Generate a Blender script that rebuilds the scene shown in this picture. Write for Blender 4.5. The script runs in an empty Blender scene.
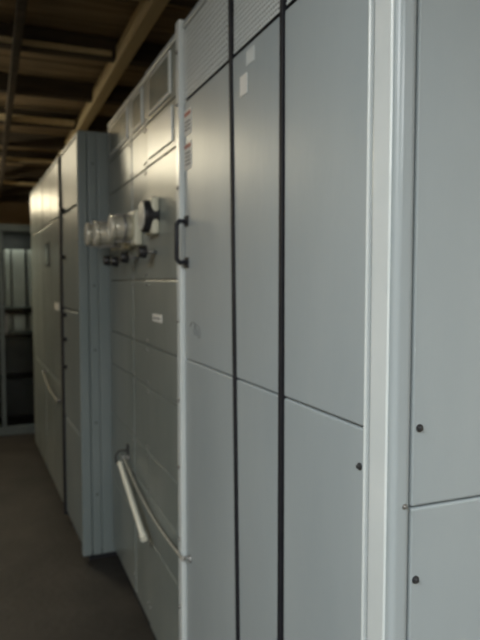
import bpy, bmesh, math, random
from mathutils import Vector, Matrix
random.seed(4)
scene=bpy.context.scene
# ---------------------------------------------------------------- materials
def mat(name,col,rough=.5,metal=0,col2=None,scale=4,bump=0,bscale=60,detail=4,spec=.5,stretch=(1,1,1),emit=None,es=1):
    m=bpy.data.materials.new(name); m.use_nodes=True
    nt=m.node_tree; n=nt.nodes; b=n['Principled BSDF']
    b.inputs['Base Color'].default_value=(*col,1); b.inputs['Roughness'].default_value=rough
    b.inputs['Metallic'].default_value=metal; b.inputs['Specular IOR Level'].default_value=spec
    tc=n.new('ShaderNodeTexCoord'); mp=n.new('ShaderNodeMapping'); mp.inputs['Scale'].default_value=stretch
    nt.links.new(tc.outputs['Object'],mp.inputs['Vector'])
    if col2:
        ns=n.new('ShaderNodeTexNoise'); ns.inputs['Scale'].default_value=scale; ns.inputs['Detail'].default_value=detail
        r=n.new('ShaderNodeValToRGB'); r.color_ramp.elements[0].position=.35; r.color_ramp.elements[1].position=.68
        r.color_ramp.elements[0].color=(*col,1); r.color_ramp.elements[1].color=(*col2,1)
        nt.links.new(mp.outputs[0],ns.inputs['Vector']); nt.links.new(ns.outputs['Fac'],r.inputs[0]); nt.links.new(r.outputs[0],b.inputs['Base Color'])
    if bump:
        nb=n.new('ShaderNodeTexNoise'); nb.inputs['Scale'].default_value=bscale; nb.inputs['Detail'].default_value=3
        bp=n.new('ShaderNodeBump'); bp.inputs['Strength'].default_value=bump; bp.inputs['Distance'].default_value=.01
        nt.links.new(mp.outputs[0],nb.inputs['Vector']); nt.links.new(nb.outputs['Fac'],bp.inputs['Height']); nt.links.new(bp.outputs[0],b.inputs['Normal'])
    if emit:
        b.inputs['Emission Color'].default_value=(*emit,1); b.inputs['Emission Strength'].default_value=es
    return m
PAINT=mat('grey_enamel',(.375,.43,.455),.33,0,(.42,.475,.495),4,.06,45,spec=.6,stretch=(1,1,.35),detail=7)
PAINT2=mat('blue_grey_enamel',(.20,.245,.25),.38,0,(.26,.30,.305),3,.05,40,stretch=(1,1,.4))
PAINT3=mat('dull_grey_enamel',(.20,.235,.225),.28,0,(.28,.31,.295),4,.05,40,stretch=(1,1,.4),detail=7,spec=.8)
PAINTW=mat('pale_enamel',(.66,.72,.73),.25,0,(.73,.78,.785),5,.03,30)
DARKG=mat('dark_seam',(.30,.25,.17),.7,0,(.35,.30,.22),10)
BLACK=mat('black_rubber',(.008,.009,.014),.6,0,(.015,.016,.022),20)
KNOB=mat('black_bakelite',(.015,.015,.017),.3,0,(.025,.025,.028),20)
STEEL=mat('dull_steel',(.30,.29,.28),.35,.7,(.4,.4,.39),20)
BRIGHT=mat('plated_metal',(.72,.69,.58),.28,.55,(.8,.77,.66),14)
SCREW=mat('dark_screw',(.06,.06,.065),.4,.5,(.1,.1,.1),40)
WIN=mat('smoked_window',(.17,.20,.19),.2,0,(.21,.24,.22),6)
PAPER=mat('paper_label',(.78,.78,.74),.7,0,(.84,.83,.79),30)
RED=mat('red_print',(.45,.16,.13),.6,0,(.5,.2,.16),30)
INK=mat('grey_ink',(.16,.17,.18),.7,0,(.2,.2,.2),30)
CREAM=mat('cream_housing',(.66,.65,.52),.3,0,(.72,.71,.58),8)
GLASSW=mat('meter_face',(.80,.79,.70),.12,0,(.85,.84,.75),8)
ROPE=mat('rope',(.45,.44,.38),.8,0,(.34,.33,.28),60,.4,200)
STICK=mat('cream_tube',(.82,.81,.70),.45,0,(.88,.87,.76),12)
WOOD=mat('brown_board',(.20,.15,.09),.75,0,(.36,.275,.17),2.2,.2,30,stretch=(.6,6,1))
WOODD=mat('dark_joist',(.042,.034,.025),.8,0,(.08,.062,.043),3,.2,30,stretch=(.6,5,5))
WOODL=mat('tan_beam',(.54,.45,.28),.6,0,(.64,.55,.35),3,.15,30,stretch=(6,.4,6))
WALL=mat('dim_plaster',(.27,.20,.12),.85,0,(.34,.27,.18),1.5,.2,20)
FRAME=mat('rack_frame',(.13,.155,.155),.4,.2,(.17,.20,.19),6)
RACKD=mat('rack_dark',(.02,.022,.024),.35,0,(.035,.036,.038),6)
MODL=mat('module_grey',(.45,.45,.41),.45,0,(.52,.52,.48),6)
TIN=mat('fixture_white',(.7,.7,.68),.5,0,(.75,.75,.72),6)
TUBE=mat('warm_tube',(1,.95,.8),.4,emit=(1,.88,.62),es=9)
TUBEC=mat('cool_fill_tube',(.95,.97,1),.4,emit=(.95,1,.98),es=5)  # glowing tubes of the added, unseen fill battens
gl=bpy.data.materials.new('door_glass'); gl.use_nodes=True
g=gl.node_tree.nodes['Principled BSDF']; g.inputs['Transmission Weight'].default_value=1; g.inputs['Roughness'].default_value=.02
g.inputs['Base Color'].default_value=(.85,.9,.88,1); g.inputs['IOR'].default_value=1.2; GLASS=gl
FLOOR=mat('dark_concrete',(.020,.0175,.015),.65,0,(.044,.038,.032),3.5,.25,25,detail=9)
# ---------------------------------------------------------------- helpers
def empty(name,loc=(0,0,0),rz=0):
    e=bpy.data.objects.new(name,None); e.empty_display_size=.1; e.location=loc; e.rotation_euler=(0,0,rz)
    scene.collection.objects.link(e); return e
def finish(name,bm,m,parent=None,bev=0,seg=2,smooth=False):
    bmesh.ops.recalc_face_normals(bm,faces=bm.faces)
    me=bpy.data.meshes.new(name); bm.to_mesh(me); bm.free()
    me.materials.append(m); o=bpy.data.objects.new(name,me); scene.collection.objects.link(o)
    if parent: o.parent=parent
    if bev:
        md=o.modifiers.new('bevel','BEVEL'); md.width=bev; md.segments=seg; md.limit_method='ANGLE'; md.harden_normals=False
    if smooth:
        for p in me.polygons: p.use_smooth=True
    return o
def addbox(bm,x0,x1,y0,y1,z0,z1):
    vs=[bm.verts.new((x,y,z)) for x in(x0,x1) for y in(y0,y1) for z in(z0,z1)]
    for f in((0,1,3,2),(4,6,7,5),(0,4,5,1),(2,3,7,6),(0,2,6,4),(1,5,7,3)): bm.faces.new([vs[i] for i in f])
def box(name,b,m,parent=None,bev=0,seg=2):
    bm=bmesh.new(); addbox(bm,*b); return finish(name,bm,m,parent,bev,seg)
def boxes(name,bl,m,parent=None,bev=0,seg=2):
    bm=bmesh.new()
    for b in bl: addbox(bm,*b)
    return finish(name,bm,m,parent,bev,seg)
def prism(name,x0,x1,yz,m,parent=None,bev=0,seg=2):
    bm=bmesh.new(); a=[bm.verts.new((x0,y,z)) for y,z in yz]; c=[bm.verts.new((x1,y,z)) for y,z in yz]
    bm.faces.new(a); bm.faces.new(c[::-1]); k=len(yz)
    for i in range(k): bm.faces.new((a[i],c[i],c[(i+1)%k],a[(i+1)%k]))
    return finish(name,bm,m,parent,bev,seg)
def addcyl(bm,p,axis,r,h,r2=None,seg=24):
    r2=r if r2 is None else r2
    q=Vector((0,0,1)).rotation_difference(Vector(axis)).to_matrix().to_4x4()
    M=Matrix.Translation(Vector(p)+Vector(axis).normalized()*h/2)@q
    bmesh.ops.create_cone(bm,cap_ends=True,segments=seg,radius1=r,radius2=r2,depth=h,matrix=M)
def cyl(name,p,axis,r,h,m,parent=None,r2=None,bev=0,seg=24):
    bm=bmesh.new(); addcyl(bm,p,axis,r,h,r2,seg); o=finish(name,bm,m,parent,bev,3)
    for f in o.data.polygons: f.use_smooth=len(f.vertices)==4
    return o
def tube(name,pts,r,m,parent=None,smooth=True):
    cu=bpy.data.curves.new(name,'CURVE'); cu.dimensions='3D'; cu.bevel_depth=r; cu.bevel_resolution=4; cu.use_fill_caps=True
    s=cu.splines.new('POLY'); s.points.add(len(pts)-1)
    for i,p in enumerate(pts): s.points[i].co=(*p,1)
    tmp=bpy.data.objects.new('t',cu); scene.collection.objects.link(tmp)
    dg=bpy.context.evaluated_depsgraph_get(); me=bpy.data.meshes.new_from_object(tmp.evaluated_get(dg))
    bpy.data.objects.remove(tmp); me.name=name; me.materials.clear(); me.materials.append(m)
    o=bpy.data.objects.new(name,me); scene.collection.objects.link(o)
    for p in me.polygons: p.use_smooth=True
    if parent: o.parent=parent
    return o
def screws(name,pl,axis,r,parent,m=SCREW):
    bm=bmesh.new()
    for p in pl: addcyl(bm,p,axis,r*1.5,.002,seg=16); addcyl(bm,p,axis,r,.007,r*.7,seg=16)
    return finish(name,bm,m,parent)
def grille(name,fx,y0,y1,z0,z1,parent,m,pitch=.0125,w=.0048):
    bm=bmesh.new(); y=y0
    while y<y1: addbox(bm,fx,fx+.002,y,min(y+w,y1),z0,z1); y+=pitch
    z=z0
    while z<z1: addbox(bm,fx-.0004,fx+.0016,y0,y1,z,min(z+w,z1)); z+=pitch
    return finish(name,bm,m,parent)
# ---------------------------------------------------------------- room
H=3.42
box('floor',(-2.4,2.2,-3,15,-.1,0),FLOOR)
box('wall_left',(-2.5,-2.4,-3,15,0,H),WALL)
box('wall_right',(2.2,2.3,-3,15,0,H),WALL)
box('wall_back',(-2.5,2.3,15,15.1,0,H),WALL)
box('wall_front',(-2.5,2.3,-3.1,-3,0,H),WALL)
c=empty('ceiling')
bm=bmesh.new(); y=-3
while y<15:
    addbox(bm,-2.5,2.3,y+.006,y+.234,H+random.uniform(0,.012),H+.06); y+=.24
finish('boards',bm,WOOD,c,.004)
box('deck_above',(-2.5,2.3,-3,15,H+.05,H+.12),WOODD,c)
bm=bmesh.new(); y=-2.2
while y<15: addbox(bm,-2.4,2.2,y,y+.11,H-.16,H); y+=1.22
finish('joists',bm,WOODD,c,.005)
boxes('tan_beam',[(.985,1.085,-3,15,3.22,3.36)],WOODL,c,.006)
boxes('long_purlin',[(.20,.26,-3,15,3.20,3.27),(-.62,-.5,-3,15,3.2,3.3)],WOODD,c,.005)
bm=bmesh.new()
for yy in(3.9,5.1,7.4,9.9,12.3): addbox(bm,-2.2,.95,yy,yy+.16,3.27,3.31)
finish('cross_battens',bm,WOODL,c,.005)
# ---------------------------------------------------------------- near cabinet row
FX=.60; TOP=2.31; B=1.6; SZ=1.215
def carcass(p,y0,y1,fx=FX,top=TOP,paint=PAINT):
    box('carcass',(fx+.018,B,y0+.001,y1-.001,.07,top-.002),DARKG,p)
    box('plinth',(fx+.03,B-.02,y0+.001,y1-.001,0,.07),BLACK,p)
    box('top_cap',(fx+.004,B,y0+.001,y1-.001,top-.025,top),paint,p,.006)
# bay 1 (corner)
c1=empty('electrical_cabinet')
box('carcass',(FX+.012,B,.85,1.246,.07,TOP-.002),DARKG,c1)
box('plinth',(FX+.03,B-.02,.86,1.246,0,.07),BLACK,c1)
box('top_cap',(FX+.004,B,.84,1.246,TOP-.025,TOP),PAINT,c1,.006)
box('corner_post',(FX-.003,.636,.826,.902,.06,TOP),PAINT,c1,.012,5)
box('corner_highlight_strip',(FX-.0065,FX+.002,.839,.888,.06,TOP),PAINTW,c1,.0035,4)  # added pale strip, the post's specular highlight put into its colour
prism('door_upper',FX,FX+.014,[(.906,SZ+.002),(1.232,SZ+.002),(1.236,2.05),(.906,2.05)],PAINT,c1,.004,3)
prism('door_lower',FX,FX+.014,[(.906,.09),(1.228,.09),(1.232,SZ-.002),(.906,SZ-.002)],PAINT,c1,.004,3)
box('door_edge_roll',(FX-.004,FX+.01,.9045,.912,.09,2.285),PAINTW,c1,.0035,3)
box('vent_recess',(FX+.009,FX+.014,.908,1.236,2.055,2.285),BLACK,c1)
grille('vent_mesh',FX+.002,.912,1.232,2.06,2.282,c1,PAINTW)
box('side_upper_panel',(.640,B,.832,.852,1.097,TOP-.004),PAINT,c1,.004)
box('side_lower_panel',(.640,B,.832,.852,.07,1.094),PAINT,c1,.004)
screws('side_screws',[(.654,.832,1.229),(.651,.832,.972),(1.5,.832,1.23),(1.5,.832,.98),(.65,.832,.3)],(0,-1,0),.0045,c1)
screws('post_screw',[(.622,.826,1.103)],(0,-1,0),.003,c1,STEEL)
screws('front_screws',[(FX,.924,1.145),(FX,.924,.4)],(-1,0,0),.0045,c1)
prism('rubber_gasket',FX-.004,FX+.02,[(1.238,.07),(1.255,.07),(1.255,TOP),(1.240,TOP)],BLACK,c1,.002)
# bay 2
c2=empty('electrical_cabinet')
carcass(c2,1.258,1.50,FX-.006)
ga=lambda z:1.478+.075*z/2.3   # leaning gap between doors
prism('door_upper',FX,FX+.02,[(1.258,SZ+.002),(ga(SZ),SZ+.002),(ga(2.05),2.05),(1.258,2.05)],PAINT,c2,.004,3)
prism('door_lower',FX,FX+.02,[(1.258,.09),(ga(.09),.09),(ga(SZ),SZ-.002),(1.258,SZ-.002)],PAINT,c2,.004,3)
box('vent_recess',(FX+.010,FX+.02,1.262,1.54,2.055,2.285),BLACK,c2)
grille('vent_mesh',FX+.002,1.264,1.54,2.06,2.282,c2,PAINTW)
prism('rubber_gasket',FX-.004,FX+.02,[(ga(.07)+.002,.07),(ga(.07)+.019,.07),(ga(TOP)+.019,TOP),(ga(TOP)+.002,TOP)],BLACK,c2,.002)
box('paper_sticker',(FX-.0015,FX,1.445,1.49,1.935,1.985),PAPER,c2)
box('faded_sticker',(FX-.001,FX,1.40,1.45,2.0,2.035),PAINTW,c2)
# bay 3
c3=empty('electrical_cabinet')
carcass(c3,1.585,1.99,FX-.006)
prism('door_upper',FX,FX+.02,[(ga(SZ)+.022,SZ+.002),(1.985,SZ+.002),(1.985,2.05),(ga(2.05)+.022,2.05)],PAINT,c3,.004,3)
prism('door_lower',FX,FX+.02,[(ga(.09)+.022,.09),(1.985,.09),(1.985,SZ-.002),(ga(SZ)+.022,SZ-.002)],PAINT,c3,.004,3)
box('vent_recess',(FX+.010,FX+.02,1.585,1.985,2.055,2.285),BLACK,c3)
grille('vent_mesh',FX+.002,1.585,1.985,2.06,2.282,c3,PAINTW,.016,.006)
tube('door_handle',[(FX,1.955,1.665),(FX-.025,1.955,1.667),(FX-.035,1.955,1.655),(FX-.035,1.955,1.545),(FX-.025,1.955,1.533),(FX,1.955,1.535)],.008,BLACK,c3)
boxes('handle_mounts',[(FX-.004,FX,1.935,1.975,1.65,1.685),(FX-.004,FX,1.935,1.975,1.515,1.55)],BLACK,c3,.002)
boxes('warning_labels',[(FX-.0015,FX,1.90,1.975,1.94,2.02),(FX-.0015,FX,1.90,1.975,1.83,1.915)],PAPER,c3)
boxes('label_print',[(FX-.0022,FX-.0012,1.905,1.97,2.0,2.012),(FX-.0022,FX-.0012,1.905,1.97,1.898,1.91)],RED,c3)
boxes('label_lines',[(FX-.0022,FX-.0012,1.91,1.965,z,z+.004) for z in(1.955,1.967,1.979,1.845,1.857,1.869,1.881)],INK,c3)
pts=[]
for i in range(60):
    t=i/59; a=t*13
    pts.append((FX-.0008,1.90-.08*t+.020*math.cos(a),1.325+.018*math.sin(a)-.012*t))
tube('pencil_scribble',pts,.0011,INK,c3)
# projecting edge strip between bays 3 and 4
box('edge_strip',(FX-.013,FX+.02,1.992,2.035,.06,TOP+.01),PAINTW,c3,.005,3)
screws('strip_bolts',[(FX-.013,2.013,z) for z in(.35,.59,.84,1.07,1.34,1.78,2.05,2.22)],(-1,0,0),.005,c3,STEEL)
# bay 4 / 5 : multi panel instrument bays
def panels(p,y0,y1,zs,paint=PAINT,fx=FX,screwsize=.003):
    bl=[];sc=[]
    for a,b_ in zip(zs[:-1],zs[1:]):
        bl.append((fx,fx+.02,y0+.004,y1-.004,a+.002,b_-.002))
        for yy in(y0+.02,y1-.02):
            for zz in(a+.02,b_-.02): sc.append((fx,yy,zz))
    boxes('panels',bl,paint,p,.003)
    screws('panel_screws',sc,(-1,0,0),screwsize,p,STEEL)
ZS=[.08,.39,.575,.76,1.035,1.21,1.478,1.93,2.10,2.285]
c4=empty('electrical_cabinet')
carcass(c4,2.037,2.52,FX-.006)
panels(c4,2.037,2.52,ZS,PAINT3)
box('window_frame',(FX-.006,FX,2.13,2.44,2.12,2.27),PAINTW,c4,.003)
box('window',(FX-.008,FX-.004,2.15,2.42,2.135,2.255),WIN,c4)
box('pale_plate',(FX-.006,FX,2.11,2.46,1.955,2.08),PAINTW,c4,.003)
cyl('round_meter',(FX,2.36,1.72),(-1,0,0),.062,.055,KNOB,c4,bev=.006,seg=40)
cyl('meter_dial',(FX-.0555,2.36,1.72),(-1,0,0),.052,.004,GLASSW,c4,seg=40)
box('meter_body',(FX-.03,FX,2.30,2.42,1.65,1.79),CREAM,c4,.01,3)
cyl('rotary_knob_stem',(FX,2.36,1.585),(-1,0,0),.008,.045,STEEL,c4)
cyl('rotary_knob',(FX-.04,2.36,1.585),(-1,0,0),.026,.03,KNOB,c4,.02,.004)
box('name_tag',(FX-.002,FX,2.28,2.42,1.315,1.345),PAPER,c4)
box('name_tag_line',(FX-.003,FX-.0018,2.30,2.40,1.327,1.332),INK,c4)
c5=empty('electrical_cabinet')
carcass(c5,2.525,3.395,FX-.002)
for a,b_ in((2.525,2.80),(2.81,3.395)):
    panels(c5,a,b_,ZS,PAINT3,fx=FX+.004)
for i,(a,b_) in enumerate(((2.57,2.76),(2.87,3.3))):
    box('window_frame_%d'%i,(FX-.003,FX+.004,a,b_,2.12,2.27),PAINTW,c5,.003)
    box('window_%d'%i,(FX-.005,FX-.001,a+.02,b_-.02,2.135,2.255),WIN,c5)
# projecting meter housings
for i,(yy,zz,L) in enumerate(((2.68,1.70,.10),(2.90,1.69,.13),(3.10,1.70,.14))):
    box('meter_base_%d'%i,(FX-.03,FX+.004,yy-.075,yy+.075,zz-.075,zz+.075),CREAM,c5,.01,3)
    cyl('meter_barrel_%d'%i,(FX-.03,yy,zz),(-1,0,0),.052,L-.03,BRIGHT,c5,.05,.006,40)
    cyl('meter_collar_%d'%i,(FX-.055,yy,zz),(-1,0,0),.057,.012,STEEL,c5,bev=.003,seg=40)
    boxes('clamp_bars_%d'%i,[(FX-L+.005,FX-.03,yy-.008,yy+.008,zz+.05,zz+.06),(FX-L+.005,FX-.03,yy-.008,yy+.008,zz-.062,zz-.05)],STEEL,c5,.002)
    cyl('meter_rim_%d'%i,(FX-L,yy,zz),(-1,0,0),.056,.018,BRIGHT,c5,bev=.004,seg=40)
    cyl('meter_glass_%d'%i,(FX-L-.018,yy,zz),(-1,0,0),.048,.004,GLASSW,c5,seg=40)
    cyl('knob_stem_%d'%i,(FX+.004,yy,zz-.125),(-1,0,0),.008,.06,STEEL,c5)
    cyl('knob_%d'%i,(FX-.045,yy,zz-.125),(-1,0,0),.026,.032,KNOB,c5,.02,.004)
# safety rope and stick
r=empty('safety_rope')
pts=[]
for i in range(41):
    t=i/40; yy=2.92+(1.935-2.92)*t; zz=.63+(.55-.63)*t-.04*math.sin(math.pi*t)
    pts.append((FX-.025,yy,zz))
tube('rope',pts,.0045,ROPE,r)
screws('rope_eyes',[(FX,2.92,.63),(FX,1.935,.55)],(-1,0,0),.009,r,STEEL)
tube('hook_near',[(FX,1.935,.555),(FX-.025,1.935,.56),(FX-.029,1.935,.548)],.004,STEEL,r)
tube('hook_far',[(FX,2.92,.635),(FX-.025,2.92,.64),(FX-.029,2.92,.625)],.004,STEEL,r)
g=empty('grounding_stick')
tube('shaft',[(FX-.047,2.90,.615),(FX-.052,2.40,.45)],.012,STICK,g)
tube('end_cap',[(FX-.0515,2.415,.455),(FX-.052,2.39,.446)],.0145,STICK,g)
tube('hanger_hook',[(FX+.004,2.95,.66),(FX-.04,2.95,.66),(FX-.06,2.94,.64),(FX-.06,2.92,.615),(FX-.04,2.89,.607)],.005,SCREW,g)
box('hanger_plate',(FX-.002,FX+.004,2.93,2.97,.64,.69),SCREW,g,.002)
# ---------------------------------------------------------------- second group (slightly turned, standing proud)
def group(name,t0,t1,top,corner=False):
    e=empty(name,(.447,3.41,0),math.radians(2.0))
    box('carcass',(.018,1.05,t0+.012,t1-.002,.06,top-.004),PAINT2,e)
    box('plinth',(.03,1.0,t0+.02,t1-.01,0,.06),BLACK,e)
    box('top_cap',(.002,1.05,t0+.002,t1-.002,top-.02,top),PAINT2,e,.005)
    return e
e1=group('switchgear_cabinet',0,.68,2.27)
box('corner_post',(-.004,.05,0,.05,.03,2.265),PAINT2,e1,.01,4)
box('side_panel_inner',(.054,.10,.004,.02,.03,2.26),PAINT2,e1,.004)
box('side_panel',(.104,.9,.004,.02,.03,2.26),PAINT2,e1,.004)
screws('side_screws',[(.078,.004,z) for z in(.3,.7,1.1,1.45,1.8,2.1)],(0,-1,0),.004,e1)
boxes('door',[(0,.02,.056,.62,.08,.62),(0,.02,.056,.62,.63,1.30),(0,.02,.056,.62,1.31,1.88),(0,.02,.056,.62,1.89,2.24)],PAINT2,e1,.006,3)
bm=bmesh.new()
for z in(.95,1.12,1.27,1.62,1.9): addcyl(bm,(0,.5,z),(-1,0,0),.014,.03,.011)
finish('door_knobs',bm,KNOB,e1,.002)
prism('rubber_gasket',-.012,.03,[(.622,.05),(.676,.05),(.676,2.25),(.622,2.25)],BLACK,e1,.003)
e2=group('switchgear_cabinet',.69,1.62,2.27)
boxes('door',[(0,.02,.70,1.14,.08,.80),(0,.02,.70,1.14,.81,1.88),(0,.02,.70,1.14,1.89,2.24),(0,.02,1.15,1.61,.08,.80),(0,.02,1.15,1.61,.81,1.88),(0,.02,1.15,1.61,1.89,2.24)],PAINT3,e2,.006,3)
box('window_frame',(-.006,0,1.24,1.45,1.58,1.76),KNOB,e2,.003)
box('window',(-.008,-.004,1.26,1.43,1.60,1.74),WIN,e2)
box('name_tag',(-.002,0,.80,1.0,1.28,1.33),PAPER,e2)
e3=group('switchgear_cabinet',1.63,2.56,2.27)
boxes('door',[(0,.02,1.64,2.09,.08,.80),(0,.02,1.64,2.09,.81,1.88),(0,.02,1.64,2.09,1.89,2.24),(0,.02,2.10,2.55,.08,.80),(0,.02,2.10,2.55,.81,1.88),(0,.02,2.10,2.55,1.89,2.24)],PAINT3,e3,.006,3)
pts=[]
for i in range(31):
    t=i/30; pts.append((-.03,.75+.82*t,.70+.08*t-.02*math.sin(math.pi*t)))
tube('safety_cord',pts,.005,ROPE,e2)
bm=bmesh.new(); addcyl(bm,(0,.75,.70),(-1,0,0),.012,.03); addcyl(bm,(0,1.57,.78),(-1,0,0),.012,.03); finish('cord_hooks',bm,STEEL,e2)
# ---------------------------------------------------------------- glazed rack at the end of the aisle
k=empty('glazed_equipment_rack',(0,6.6,0))
boxes('frame',[(-.9,-.84,0,.06,0,2.04),(.44,.50,0,.06,0,2.04),(-.84,.44,0,.06,1.97,2.04),(-.84,.44,0,.06,0,.09),(.09,.13,0,.05,.09,1.97),(-.31,-.27,0,.05,.09,1.97)],FRAME,k,.004)
boxes('shell',[(-.9,-.88,.06,.6,0,2.04),(.48,.5,.06,.6,0,2.04),(-.88,.48,.58,.6,0,2.04),(-.88,.48,.06,.58,2.02,2.04),(-.88,.48,.06,.58,0,.06)],RACKD,k)
boxes('shelves',[(-.87,.47,.1,.57,z,z+.02) for z in(.95,1.2)],FRAME,k)
boxes('modules',[(x,x+w_,.14,.5,z,z+hh) for z,hh in((1.22,.58),(.97,.16)) for x,w_ in((-.8,.14),(-.62,.14),(-.44,.1),(-.2,.1),(-.03,.09),(.15,.05),(.22,.12),(.37,.07))],MODL,k,.004)
boxes('dark_drawers',[(-.86,.46,.12,.5,.1,.48),(-.86,.46,.12,.5,.54,.9)],RACKD,k,.006)
boxes('glass',[(-.84,-.31,.02,.024,.09,1.97),(-.27,.09,.02,.024,.09,1.97),(.13,.44,.02,.024,.09,1.97)],GLASS,k)
boxes('door_pulls',[(.14,.155,-.03,0,.95,1.15),(-.26,-.245,-.03,0,.95,1.15)],STEEL,k,.003)
boxes('fill_light_cover',[(-.82,.42,.065,.10,1.95,1.99)],RACKD,k,.003)  # made-up cover for the added light inside the rack
d=bpy.data.lights.new('rack_fill_light','AREA'); d.shape='RECTANGLE'; d.size=1.2; d.size_y=.03; d.energy=2.2; d.color=(.95,1,.88)  # added area light that brightens the rack interior, no lamp known there
o=bpy.data.objects.new('rack_fill_light',d); o.location=(-.2,.083,1.945); o.rotation_euler=(math.radians(12),0,0); o.parent=k; scene.collection.objects.link(o)
# ---------------------------------------------------------------- lamps : fluorescent battens out of view, cool ones added as fill
def batten(loc,L,power,col,tm,up=.3):
    e=empty('fluorescent_lamp_unseen',loc)
    box('housing',(-.07,.07,-L/2,L/2,.02,.09),TIN,e,.006)
    for x in(-.035,.035): cyl('tube',(x,-L/2+.03,0),(0,1,0),.013,L-.06,tm,e)
    boxes('end_caps',[(-.06,.06,-L/2,-L/2+.03,-.02,.03),(-.06,.06,L/2-.03,L/2,-.02,.03)],TIN,e,.003)
    boxes('hangers',[(-.01,.01,-L/3,-L/3+.02,.09,H-loc[2]-.02),(-.01,.01,L/3,L/3+.02,.09,H-loc[2]-.02)],STEEL,e)
    for nm,zz,rx,pw in(('lamp_glow',-.03,0,power),('lamp_uplight',.10,math.pi,power*up)):  # the upward light is added to brighten the ceiling
        d=bpy.data.lights.new(nm,'AREA'); d.shape='RECTANGLE'; d.size=.16; d.size_y=L; d.energy=pw; d.color=col
        o=bpy.data.objects.new(nm,d); o.location=(0,0,zz); o.rotation_euler=(rx,0,0); o.parent=e; scene.collection.objects.link(o)
    return e
batten((-.95,7.2,2.95),2.4,58,(1,.89,.64),TUBE,.9)
batten((-.75,10.8,2.8),2.4,45,(1,.86,.58),TUBE,.8)
batten((-1.3,-.5,2.75),2.4,88,(.94,.99,1),TUBEC,.25)  # added unseen fixture, fills the near cabinets from behind the camera
batten((-1.5,-2.0,2.5),1.2,62,(.94,.99,1),TUBEC,.1)  # second added fill fixture, unseen behind the camera
batten((1.2,-1.4,2.4),1.2,38,(.94,.99,1),TUBEC,.1)  # added fill on the right, also unseen behind the camera
w=bpy.data.worlds.new('dim'); scene.world=w; w.use_nodes=True
w.node_tree.nodes['Background'].inputs[0].default_value=(.8,.9,1,1); w.node_tree.nodes['Background'].inputs[1].default_value=.1
# ---------------------------------------------------------------- camera
cd=bpy.data.cameras.new('camera'); cam=bpy.data.objects.new('camera',cd); scene.collection.objects.link(cam)
cd.sensor_width=36; cd.lens=35; cd.clip_start=.02
cd.dof.use_dof=True; cd.dof.focus_distance=.70; cd.dof.aperture_fstop=7
cam.location=(0,0,1.47); cam.rotation_euler=(math.radians(90-3.5),0,math.radians(-21.9))
scene.camera=cam
# lengthen everything that stands on the floor by EXT, then put the floor back at z=0
EXT=.07
for o in scene.objects:
    root=o
    while root.parent: root=root.parent
    if o.type=='MESH' and not root.name.startswith(('fluorescent','ceiling')) and 'screw' not in o.name:
        for v in o.data.vertices:
            if v.co.z<=.095: v.co.z-=EXT
# rack glazing parts modelled from local coordinates share the same base shift
for o in scene.objects:
    if o.parent is None: o.location.z+=EXT
scene.view_settings.view_transform='Standard'
